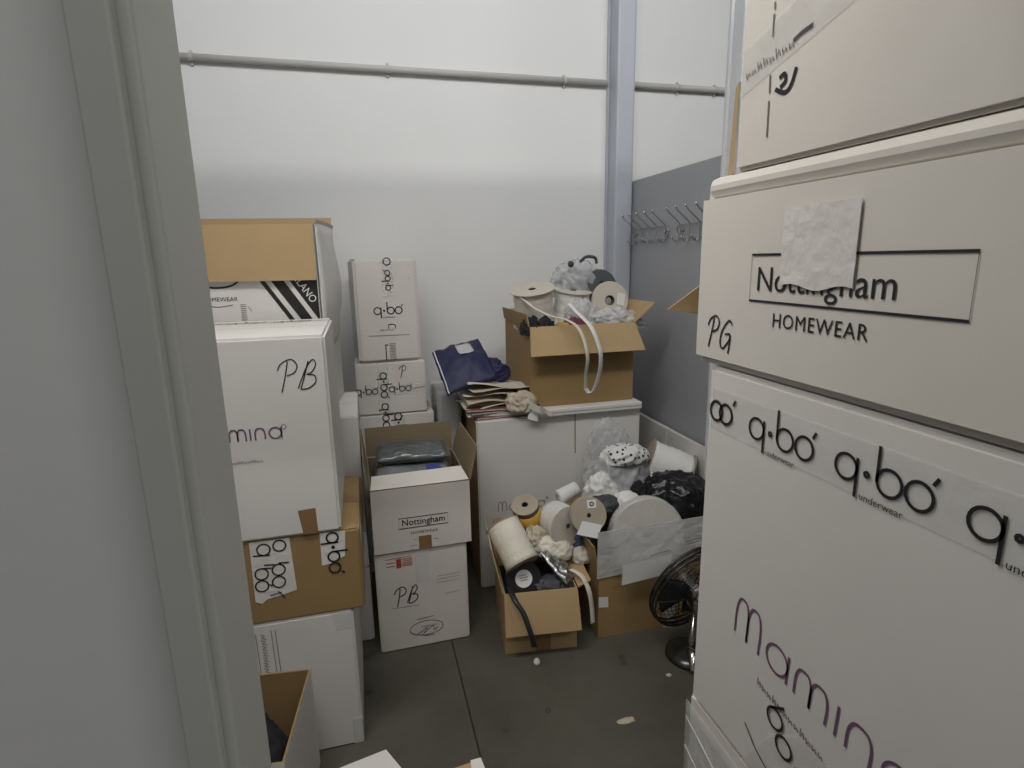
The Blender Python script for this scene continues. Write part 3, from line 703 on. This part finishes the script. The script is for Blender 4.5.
# papers and navy bag on the left part of the big carton
for i, (x, y, z, W, D, rz, col, lab) in enumerate((
        (.655, 2.69, .8655, .35, .30, 3, 'redpaper', 'dark red booklet at the bottom of the paper pile'),
        (.64, 2.69, .8775, .36, .31, -6, 'wpaper', 'white booklet second from the bottom of the paper pile'),
        (.625, 2.70, .8895, .35, .31, 4, 'blackpaper', 'black booklet in the middle of the paper pile'),
        (.63, 2.69, .9015, .36, .30, -3, 'redpaper', 'dark red booklet just under the tan paper stack'))):
    b = thing('booklet', lab, 'booklet', (x, y, z), R(rz), 'booklets under the tan papers')
    bm = bmesh.new(); add_box(bm, -W/2+.003, W/2-.003, -D/2+.003, D/2-.003, .0015, .0095); obj('pages', bm, 'paperlt', b)
    bm = bmesh.new(); add_box(bm, -W/2, W/2, -D/2, D/2, .0096, .0112); add_box(bm, -W/2, W/2, -D/2, D/2, 0, .0014); obj('cover', bm, col, b)
for i in range(5):
    rr = random.Random(i+5); bm = bmesh.new(); ph = rr.random()*6
    def f(u, v, ph=ph, i=i): return ((u-.5)*.34, (v-.5)*.27, .008*math.sin(u*7+ph+i)+.006*math.sin(v*9+ph)+.02*i*(.6-u)*(.4+v) + .004)
    sheet(bm, f, 20, 14, .003, (0, 0))
    o = tag(obj('paper_sheet', bm, 'paper' if i % 2 else 'paperlt', smooth=True), ['lowest tan paper sheet directly on the booklets', 'second tan sheet of the wavy paper stack', 'middle tan sheet of the wavy paper stack', 'fourth tan sheet of the wavy paper stack', 'topmost tan sheet, below the navy bag'][i], 'paper', 'tan paper sheets on the huge carton')
    o.location = (.60+.008*i, 2.70, .918+.021*i); o.rotation_euler = (0, 0, R(rr.uniform(-8, 8)))
# navy bag draped over the paper stack
t = thing('garment_bag', 'navy plastic garment bag draped over the tan papers', 'bag', (.47, 2.70, 1.03))
bm = bmesh.new()
def nb(u, v):
    a = V((-.115, -.10, -.055)); b = V((.15, -.09, .02)); c = V((.10, .14, .19)); d = V((-.16, .10, .135))
    p = (a*(1-u)+b*u)*(1-v)+(d*(1-u)+c*u)*v
    p = p*.92
    return p + V((0, -.02, .03))*math.sin(math.pi*u)*math.sin(math.pi*v) + V((0, 0, 1))*.010*noise.noise(V((u*6, v*6, 2)))
sheet(bm, nb, 20, 20, .016, (0, 0)); obj('bag_body', bm, 'navy', t, smooth=True)
bm = bmesh.new(); sheet(bm, lambda u, v: V(nb(.45+.3*u, .62+.3*v)) + V((0, -.011, .011)), 8, 8, .002, (0, 0)); obj('window_film', bm, 'film2', t, smooth=True)
bm = bmesh.new(); add_tube(bm, [V(nb(.03, k/12)) + V((0, -.010, .008)) for k in range(13)], .003, 6); obj('white_edge', bm, 'whiteink', t)
crumple('garment_bag', 'dark patterned bag slumped to the right of the navy bag', 'bag', (.60, 2.74, 1.015), (.085, .07, .09), 'navy', 23, amp=.3, freq=2.4)
crumple('paper_scrap', 'crumpled tan paper hanging over the front edge by the brown carton', 'paper', (.70, 2.535, .90), (.055, .045, .075), 'paper', 31, octv=1, amp=.45, freq=2.6)
t = thing('paper_scrap', 'loose cream paper strip trailing down onto the flat carton', 'paper', (.785, 2.475, .90))
bm = bmesh.new(); sheet(bm, lambda u, v: (-.10+.15*u, .005-.02*u+.02*math.sin(u*9), .055-.075*u+.045*(v-.5)*(1-.5*u)+.012*noise.noise(V((u*7, v*5, 3)))), 16, 6, .002, (0, 0)); obj('paper_strip', bm, 'paperlt', t)
t = thing('paper_tag', 'small square grey paper tag at the front of the paper pile', 'tag', (.745, 2.487, .855)); bm = bmesh.new(); quad_sheet(bm, (-.025, 0, .01), (.02, -.01, -.005), (.035, -.005, .035), (-.01, .005, .05), .002, (0, 0)); obj('tag_card', bm, 'wpaper', t)

# ================================================================== THE RIGHT-HAND HEAP
# white flat panels leaning on the partition
for y0, y1, lab in ((2.62, 3.02, 'white flat panel against the partition, farther one near the corner'), (2.24, 2.612, 'white flat panel against the partition, nearer one')):
    t = thing('flat_board', lab, 'panel', (1.545, (y0+y1)/2, 0), 0, 'white panels leaning on the partition')
    bm = bmesh.new(); add_box(bm, -.012, .012, -(y1-y0)/2, (y1-y0)/2, 0, .70, .003); obj('panel_board', bm, 'white', t)
    bm = bmesh.new(); add_tube(bm, [(-.013, (y1-y0)/2-.05, .66), (-.010, (y1-y0)/2-.05, .66)], .005, 8); obj('screw', bm, 'steel', t)

# big brown box with taped front flap
t = open_carton('open_box', 'open brown carton with a taped-up clear front, in the right corner', .89, 1.42, 2.0, 2.44, 0, .325, ('kraftdk', 'kraftdk'), -1.5)
bm = bmesh.new(); quad_sheet(bm, (-.275, -.226, .285), (.264, -.226, .315), (.262, -.232, .512), (-.278, -.234, .50), .002, (0, 0)); obj('clear_tape_wrap', bm, 'film2', t)
F = Face((0, -.236, 0), (1, 0, 0), (0, 0, 1))
Fw = Face((0, -.238, 0), (1, 0, 0), V((0, -.07, 1)), .006)
bm = bmesh.new(); poly(bm, Fw, [(-.18, .262), (.04, .286), (.04, .38), (-.18, .36)]); obj('paper_label', bm, 'wpaper', t)
ink('label_print', t, Fw, 'inkgrey', .003, [[(-.06, .385), (.03, .4)], [(.1, .43), (.18, .44)], [(.1, .415), (.16, .422)]], k=1.2)
bm = bmesh.new(); poly(bm, Fw, [(.1, .33), (.245, .35), (.25, .395), (.12, .38)], 1.1); obj('bare_patch', bm, 'kraftdk', t)
bm = bmesh.new(); poly(bm, F, [(.03, .002), (.085, .002), (.09, .23), (.04, .23)], 1); obj('packing_tape', bm, 'tape', t)
bm = bmesh.new(); poly(bm, F.sub(0, 0), [(-.264, .145), (-.22, .14), (-.222, .19), (-.264, .195)], -12); obj('tape_scrap', bm, 'wtape', t)
flap(t, 'left', .10, 80, ('kraftdk', 'kraftdk')); flap(t, 'back', .14, 75, ('kraftdk', 'kraftdk'))
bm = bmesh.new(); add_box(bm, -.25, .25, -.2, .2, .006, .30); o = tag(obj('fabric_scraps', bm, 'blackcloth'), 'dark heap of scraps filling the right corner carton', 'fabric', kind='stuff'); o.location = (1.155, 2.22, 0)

hg = 'spools in the right corner heap'
t = spool('ribbon_spool', 'large plastic-wrapped disc spool standing behind the clear taped flap', (1.155, 2.135, .395), (-.12, -.985, .10), .165, .05, .15, .02, 'flangelt', 'ribbon', group=hg)
bm = bmesh.new(); add_lathe(bm, [(.01, -.004), (.16, -.004), (.168, -.003), (.171, .025), (.168, .054), (.16, .055), (.01, .055)], 44)
for v in bm.verts: v.co += V((0, 0, noise.noise(v.co*30)*.002))
obj('plastic_wrap', bm, 'film', t)
spool('ribbon_spool', 'big white ribbon roll with brown flange at the top of the right heap', (1.315, 2.42, .625), (.85, -.38, -.36), .105, .21, .098, .02, 'flange', 'ribbon', group=hg, wrinkle=.004)
def kr_sticker(t, F):
    bm = bmesh.new(); poly(bm, F, [(-.005, .03), (.035, .03), (.035, .065), (-.005, .065)]); obj('paper_label', bm, 'wpaper', t)
    ink('label_print', t, F, 'ink', .005, [], [circ(.015, .0475, .008, 10)], k=2)
    bm = bmesh.new(); poly(bm, F, [(-.06, -.075), (.03, -.10), (.055, -.045), (-.03, -.02)]); obj('paper_label', bm, 'wpaper', t)
spool('ribbon_spool', 'brown disc spool with two white labels, between the open boxes', (.88, 2.14, .515), (-.10, -.95, .28), .078, .04, .06, .01, 'flange', 'brownthread', group=hg, sticker=kr_sticker)
t = thing('clear_bag', 'clear plastic bag of grey fabric in the right corner heap', 'bag', (1.15, 2.40, .48))
obj('bag_contents', crumple_bm(.12, .10, .16, 41, .2, 2), 'greybag', t, smooth=True)
obj('plastic_bag', crumple_bm(.15, .12, .21, 42, .25, 2.2), 'film', t, smooth=True)
crumple('clear_bag', 'empty clear plastic bag crumpled against the huge carton', 'bag', (1.12, 2.47, .60), (.10, .03, .20), 'film', 44, amp=.3, freq=2)
t = thing('dotted_fabric', 'white fabric with black dots on top of the right heap', 'fabric', (1.165, 2.36, .655))
obj('fabric_fold', crumple_bm(.10, .07, .075, 45, octv=1, amp=.3, freq=1.8), 'dots', t, smooth=True)
crumple('black_bag', 'black plastic bin bag slumped beside the white roll', 'bag', (1.375, 2.26, .43), (.18, .13, .16), 'blackbag', 47, amp=.22, freq=1.9)
crumple('cloth_scrap', 'black cloth knot in the middle of the right heap', 'cloth', (1.19, 2.27, .50), (.035, .03, .07), 'blackcloth', 48, amp=.4, freq=2.5)
crumple('white_bag', 'white ruffled plastic bag left of the grey bag', 'bag', (1.025, 2.33, .47), (.07, .06, .13), 'ribbon', 49, octv=1, amp=.35, freq=2.4)
crumple('cloth_scrap', 'white cloth bundle just left of the black bin bag', 'cloth', (1.125, 2.26, .455), (.07, .05, .08), 'ribbon', 50, octv=1, amp=.2, freq=2)
crumple('cloth_scrap', 'charcoal cloth tuck behind the labelled brown disc', 'cloth', (1.0, 2.25, .47), (.075, .05, .065), 'charcoal', 51, amp=.2, freq=2)
t = thing('lace_trim', 'strip of white lace trim lying down the right heap', 'lace', (1.26, 2.30, .5))
pts = [(.055, .06, .115), (.045, .03, .085), (.02, -.01, .05), (-.005, -.03, .02), (-.02, -.05, -.03)]
ribbon_obj('lace_strip', t, pts, .035, .003, (.9, .2, -.5), 'ribbon')
bm = bmesh.new()
for k, p in enumerate(smooth_pts(pts, 4)): add_ball(bm, p + V((-.016, -.004, .012)), .007, 6)
obj('lace_edge', bm, 'ribbon', t, smooth=True)
crumple('cloth_scrap', 'blue cloth scrap wedged below the labelled brown disc', 'cloth', (.86, 2.2, .36), (.05, .05, .07), 'blue', 52, octv=1, amp=.3, freq=2)
crumple('cloth_scrap', 'beige cloth scrap in the gap between the two brown boxes', 'cloth', (.86, 2.15, .30), (.035, .04, .06), 'paperlt', 53, octv=1, amp=.3, freq=2)

# left brown box
t = open_carton('open_box', 'open brown carton of thread spools standing out on the floor', .497, .80, 1.995, 2.36, 0, .275, ('kraft', 'kraft'), -7)
F = front(t)
flap(t, 'front', .165, -66, ('kraft', 'kraft'), taper=-.004, bend=.01)
flap(t, 'left', .19, 78, ('kraft', 'kraft'), taper=.03)
o = flap(t, 'right', .06, 20, ('kraft', 'kraft'), taper=.01)
flap(t, 'back', .14, 70, ('kraft', 'kraft'))
bm = bmesh.new(); poly(bm, F, [(-.025, .002), (.04, .002), (.04, .12), (-.025, .12)]); obj('brown_tape', bm, 'btape', t)
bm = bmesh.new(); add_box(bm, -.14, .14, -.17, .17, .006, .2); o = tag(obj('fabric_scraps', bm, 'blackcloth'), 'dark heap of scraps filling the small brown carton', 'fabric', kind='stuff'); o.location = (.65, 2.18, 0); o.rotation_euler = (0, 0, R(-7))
kg = 'spools in the small brown carton'
spool('thread_spool', 'cream thread roll with brown end, at the left rim of the carton', (.518, 2.20, .49), (.30, -.72, -.72), .078, .19, .073, .02, 'flange', 'cream', group=kg)
def wl(t, F):
    ink('white_label', t, F, 'wpaper', .001, fills=[circ(0, 0, .036, 24)], k=1)
    ink('label_print', t, F, 'inkgrey', .003, [[(-.02, .012), (.012, .016)], [(-.018, .002), (.018, .006)], [(-.015, -.008), (.015, -.004)]], k=2)
t = spool('strap_reel', 'black reel of strap with a round white label, at the carton front', (.572, 2.095, .292), (-.05, -.93, .37), .073, .045, .066, .012, 'black', 'black', cat='reel', group=kg, sticker=wl)
t = thing('black_strap', 'black strap hanging from the reel over the carton front', 'strap', (.575, 1.95, .27))
ribbon_obj('strap_band', t, [(-.075, .08, .03), (-.07, .01, .012), (-.045, -.03, -.03), (-.03, -.064, -.085), (-.022, -.075, -.12), (-.017, -.078, -.15)], .021, .003, (1, -.12, .1), 'black')
spool('thread_spool', 'brown and yellow thread spool behind the cream roll', (.665, 2.29, .43), (-.25, -.35, .9), .06, .13, .056, .015, 'flange', 'brownthread', group=kg)
bm = bmesh.new(); add_lathe(bm, [(.0605, .035), (.062, .05), (.0605, .1), (.058, .1), (.058, .035), (.0605, .035)], 30); q = tag(obj('yellow_ribbon', bm, 'yellow', smooth=True), 'yellow ribbon wound around the brown thread spool', 'ribbon'); q.location = (.6645, 2.29, .43); q.rotation_euler = V((-.25, -.35, .9)).to_track_quat('Z', 'Y').to_euler()
t = spool('thread_spool', 'plastic-wrapped white spool with beige face, in the middle of the carton', (.775, 2.27, .45), (.22, -.93, .1), .088, .12, .082, .012, 'flangelt', 'ribbon', group=kg)
bm = bmesh.new(); add_lathe(bm, [(0, -.006), (.088, -.004), (.093, .03), (.09, .115), (.088, .124), (0, .126)], 40)
for v in bm.verts: v.co += V((noise.noise(v.co*25)*.004, noise.noise(v.co*25+V((3, 1, 2)))*.004, noise.noise(v.co*22)*.004))
obj('plastic_wrap', bm, 'film_thin', t, smooth=True)
t = thing('paper_roll', 'small white roll lying behind the brown labelled disc', 'roll', (.80, 2.28, .545), rot=V((.9, .15, .25)).to_track_quat('Z', 'Y').to_euler())
bm = bmesh.new(); add_lathe(bm, [(.012, 0), (.03, 0), (.032, .003), (.032, .097), (.03, .1), (.012, .1), (.012, 0)], 28); obj('roll_body', bm, 'wpaper', t, smooth=True)
o = tag(obj('foil_bag', pillow_bm(.125, .17, .03, 61, amp=.008), 'silver', smooth=True), 'silver foil bag on top of the small brown carton', 'bag'); o.location = (.725, 2.09, .315); o.rotation_euler = (R(38), R(14), R(48))
crumple('cloth_roll', 'cream cloth bundle beside the silver foil bag', 'cloth', (.73, 2.17, .335), (.09, .055, .085), 'cream', 62, octv=2, rot=(0, 15, 0), amp=.2, freq=1.8)
crumple('cloth_scrap', 'tan crumpled cloth below the brown thread spool', 'cloth', (.665, 2.20, .37), (.06, .05, .075), 'paper', 63, octv=1, amp=.4, freq=2.6)
crumple('cloth_scrap', 'dark navy cloth at the front right of the carton', 'cloth', (.70, 2.055, .225), (.09, .05, .07), 'charcoal', 64, amp=.25, freq=2)
t = thing('ribbon_tail', 'grey ribbon tail hanging out beside the right flap', 'ribbon', (.805, 2.0, .26)); ribbon_obj('ribbon_strand', t, [(-.03, .05, .06), (.0, .0, .05), (.018, -.035, 0), (.03, -.04, -.08), (.035, -.04, -.15)], .02, .002, (1, .2, .1), 'paperlt')

# chrome floor fan
t = thing('floor_fan', 'chrome floor fan half hidden behind the near right stack', 'fan', (1.205, 1.80, 0))
ax = V((-.16, .95, .25)).normalized(); q = ax.to_track_quat('Z', 'Y'); hub = V((.025, .06, .27))
def ring(bm, r, off, tr, n=40): add_tube(bm, [hub + q @ V((r*math.cos(2*math.pi*k/n), r*math.sin(2*math.pi*k/n), off)) for k in range(n)], tr, 6, closed=True)
for nm, sgn in (('front_guard', 1), ('rear_guard', -1)):
    bm = bmesh.new()
    for k in range(11): 
        rr = .035 + .0155*k; ring(bm, rr, sgn*(.055 - .035*(rr/.19)**2), .0012)
    ring(bm, .19, sgn*.018, .0045)
    for k in range(8):
        a = 2*math.pi*k/8
        add_tube(bm, [hub + q @ V((rr*math.cos(a), rr*math.sin(a), sgn*(.054 - .035*(rr/.19)**2))) for rr in (.03, .08, .13, .17, .19)], .002, 6)
    obj(nm, bm, 'darkmetal', t, smooth=True)
bm = bmesh.new(); ring(bm, .192, 0, .006); obj('guard_rim', bm, 'darkmetal', t, smooth=True)
for k in range(3):
    bm = bmesh.new(); a0 = 2*math.pi*k/3
    def fb(u, v, a0=a0):
        rr = .03 + .135*u; a = a0 + (v-.5)*(1.25-.3*u); return hub + q @ V((rr*math.cos(a), rr*math.sin(a), (v-.5)*.035))
    sheet(bm, fb, 8, 8, .002, (0, 0)); obj('fan_blade', bm, 'darkmetal', t, smooth=True)
bm = bmesh.new(); add_lathe(bm, [(0, .06), (.02, .058), (.03, .05), (.03, -.02), (.055, -.03), (.062, -.06), (.06, -.12), (.045, -.15), (0, -.155)], 28)
for v in bm.verts: v.co = hub + q @ v.co
obj('motor_housing', bm, 'chrome', t, smooth=True)
bm = bmesh.new(); c0 = V((.0, .02, 0)); add_lathe(bm, [(0, .045), (.03, .04), (.075, .028), (.10, .012), (.102, 0), (0, 0)], 32); obj('base', bm, 'darkmetal', t, smooth=True)
bm = bmesh.new(); add_tube(bm, smooth_pts([(0, 0, .03), (.01, .01, .09), (.05, .06, .16), (.06, .08, .24)], 6), .013, 12); obj('stand', bm, 'chrome', t, smooth=True)
bm = bmesh.new(); add_tube(bm, smooth_pts([(-.02, -.03, .03), (-.03, -.055, .06), (-.045, -.085, .035), (-.05, -.10, .012)], 6), [.014]*19, 10); obj('foot', bm, 'chrome', t, smooth=True)
bm = bmesh.new(); add_tube(bm, smooth_pts([(.03, -.02, .03), (.05, -.1, .02), (.02, -.15, .008), (-.02, -.12, .006), (-.03, -.05, .01)], 6), .004, 8); obj('cord', bm, 'black', t, smooth=True)

# ================================================================== THE NEAR RIGHT STACK (its printed side looks left, along the aisle)
XS = .6
def rx(t, yc): return lambda y, z, zb: (yc - y, z - zb)
t = carton('cardboard_box', 'white carton in clear stretch wrap at the bottom of the near right stack', XS+.004, 1.08, .22, .897, 0, .715, 'white2', 0)
bm = bmesh.new()
def wrapf(u, v):
    y = .3385 - .677*u; z = .01 + .69*v
    return (-t['W']/2 - .006 - .003*noise.noise(V((y*14+z*6, z*5, 1))), y, z)
sheet(bm, wrapf, 30, 24, .001, (0, 0)); obj('stretch_wrap', bm, 'film', t, smooth=True)
bm = bmesh.new()
for k in range(7): add_tube(bm, smooth_pts([(-t['W']/2-.008, .335, .66-.07*k), (-t['W']/2-.009, .15, .60-.075*k), (-t['W']/2-.008, -.1, .50-.06*k)], 6), .0016, 5)
obj('wrap_crease', bm, 'film2', t, smooth=True)

t = carton('cardboard_box', 'tall white carton with purple lettering in the near right stack', XS, 1.08, .22, .888, .718, 1.407, 'white', 0, bev=.008)
F = side_left(t); yc = (.22+.888)/2; zb = .718
def f2(y, z): return (yc-y, z-zb)
l, c = logo_mamina(.05); ink('printed_logo', t, F.sub(*f2(.766, .950), -3), 'purple', .0044, l, c)
squiggle('printed_caption', t, F.sub(*f2(.70, .893), -6), 'purple', 12, .02)
bm = bmesh.new(); poly(bm, F, [f2(.872, 1.295), f2(.225, 1.295), f2(.225, 1.37), f2(.872, 1.37)]); obj('packing_tape', bm, 'tape', t)
for y, z in ((.752, 1.332), (.575, 1.332), (.40, 1.332)):
    if y < .9: qbo(t, F, *f2(y-.004, z-.004), .034, sub=True, k=2, wd=.0045)
ink('printed_logo', t, F, 'ink', .0055, [[f2(.810, 1.35), f2(.804, 1.36)]], [[f2(y, z) for y, z in circ(.856, 1.330, .0172)], [f2(y, z) for y, z in circ(.829, 1.330, .0172)]], k=2)
bm = bmesh.new(); poly(bm, F, [f2(.72, .722), f2(.225, .722), f2(.225, .88), f2(.60, .88), f2(.66, .83)]); obj('tape_patch', bm, 'tape', t)
G = F.sub(*f2(.652, .868), -55); ink('printed_logo', t, G, 'ink', .0048, [[(-.017, .034), (-.017, 0)], [(.066, .014), (.07, .02)]], [circ(0, 0, .0172), circ(.041, 0, .0172)], k=2)
ink('tape_edge_mark', t, F, 'ink', .003, [[f2(.72, .80), f2(.69, .775), f2(.655, .76)]], k=2)

t = carton('cardboard_box', 'white carton with boxed black lettering and a marker scrawl, upper right', XS-.005, 1.08, .24, .937, 1.41, 1.706, 'white2', 0, bev=.012)
bm = bmesh.new(); add_box(bm, -t['W']/2+.001, t['W']/2, -.34, .33, t['H']-.012, t['H']+.024, .014); obj('top_flap', bm, 'white2', t)
F = side_left(t); yc = (.24+.937)/2; zb = 1.41
ink('printed_frame', t, F, 'ink', .0035, [], [[f2(.783, 1.53), f2(.44, 1.53), f2(.44, 1.60), f2(.783, 1.60)]])
text('printed_name', t, F.sub(*f2(.770, 1.546)), 'ink', 'Nottingham', .052, .98)
text('printed_caption', t, F.sub(*f2(.728, 1.494)), 'ink', 'HOMEWEAR', .03, .95, space=1.1)
ink('handwriting', t, F.sub(*f2(.885, 1.447), -4), 'ink', .0036, hand('PG', .052))
bm = bmesh.new()
def ts(u, v):
    y = .715-.13*u; z = 1.555 + .11*v; return (-t['W']/2 - .003 - 0.002*abs(noise.noise(V((y*30, z*30, 3)))), y-yc, z-zb + .004*math.sin(u*9)*(v < .1))
sheet(bm, lambda u, v: ts(u, 1-v), 12, 10, .001, (0, 0)); obj('tape_patch', bm, 'wtape', t)
# kraft flap sticking out behind
bm = bmesh.new(); D2 = .937-yc
quad_sheet(bm, (.30, D2+.004, .03), (.10, D2+.004, .03), (-.255, D2+.075, .088), (.06, D2+.03, .31), .005, (1, 0)); obj('flap', bm, ['kraft', 'white2'], t)

t = carton('cardboard_box', 'white carton with shiny tape at the very top of the near right stack', XS, 1.08, .15, .85, 1.731, 2.10, 'white2', 0, bev=.006)
F = side_left(t); yc = .5; zb = 1.731
bm = bmesh.new(); poly(bm, F, [f2(.845, 1.84), f2(.62, 1.90), f2(.2, 1.97), f2(.2, 2.05), f2(.62, 1.97), f2(.845, 1.905)]); obj('packing_tape', bm, 'tape', t)
squiggle('handwriting', t, F.sub(*f2(.832, 1.862), 8), 'inkgrey', 8, .021)
ink('printed_line', t, F, 'inkgrey', .003, [[f2(.779, 1.95), f2(.778, 1.94)], [f2(.779, 1.935), f2(.778, 1.905)], [f2(.778, 1.855), f2(.777, 1.83)], [f2(.777, 1.82), f2(.776, 1.77)]])
ink('printed_emblem', t, F, 'ink', .006, [cr([f2(.765, 1.832), f2(.745, 1.823), f2(.733, 1.83), f2(.725, 1.85)]), cr([f2(.758, 1.845), f2(.748, 1.848), f2(.745, 1.838), f2(.755, 1.832)])])
ink('grey_smear', t, F, 'inkgrey', .007, [[f2(.735, 1.885), f2(.72, 1.89), f2(.70, 1.893)]])
bm = bmesh.new(); quad_sheet(bm, (-.238, .352, .0), (-.238, .352, .135), (-.236, .362, .13), (-.215, .40, .0), .004, (1, 0)); obj('flap', bm, ['white2', 'kraft'], t)

# ================================================================== FRONT: boxes at the bottom edge
t = open_carton('open_box', 'open white carton with black contents on the floor by the door jamb', -.626, -.254, 1.352, 1.70, 0, .352, ('white', 'kraftdk'), -6.5)
crumple('black_bag', 'black bag stuffed in the open carton by the door jamb', 'bag', (-.43, 1.50, .075), (.15, .125, .27), 'blackcloth', 71, amp=.15, freq=2)
t = carton('cardboard_box', 'white carton corner at the bottom edge, left of the tan one', -.291, .019, 1.007, 1.307, 0, .315, 'white', 12)
bm = bmesh.new(); quad_sheet(bm, (.15, .15, .318), (-.15, .15, .318), (-.15, .04, .335), (.17, .03, .345), .004, (0, 1)); obj('flap', bm, ['white', 'kraft'], t)
t = carton('cardboard_box', 'tan carton corner at the bottom edge of the floor', .04, .238, .94, 1.24, 0, .312, 'kraft', 6)
bm = bmesh.new(); poly(bm, topf(t), [(.06, .1), (.098, .1), (.098, .148), (.07, .15)]); obj('white_tape_corner', bm, 'wtape', t)

# litter on the floor
for i, (x, y, sx, sy, lab) in enumerate(((.585, 1.93, .012, .014, 'white paper crumb at the foot of the small brown carton'), (.80, 1.56, .03, .012, 'pale paper shred in the middle of the bare floor'), (1.06, 1.72, .010, .008, 'white paper crumb near the fan'), (.13+.42, 1.68, .01, .009, 'dark crumb on the open floor'))):
    o = obj('paper_crumb', crumple_bm(sx, sy, (.003, .016)[i == 0], 80+i, .4, 2.5, sub=3), ('wpaper', 'paper', 'paper', 'charcoal')[i], smooth=True); o.location = (x, y, 0)
    tag(o, lab, 'litter', 'crumbs on the floor')
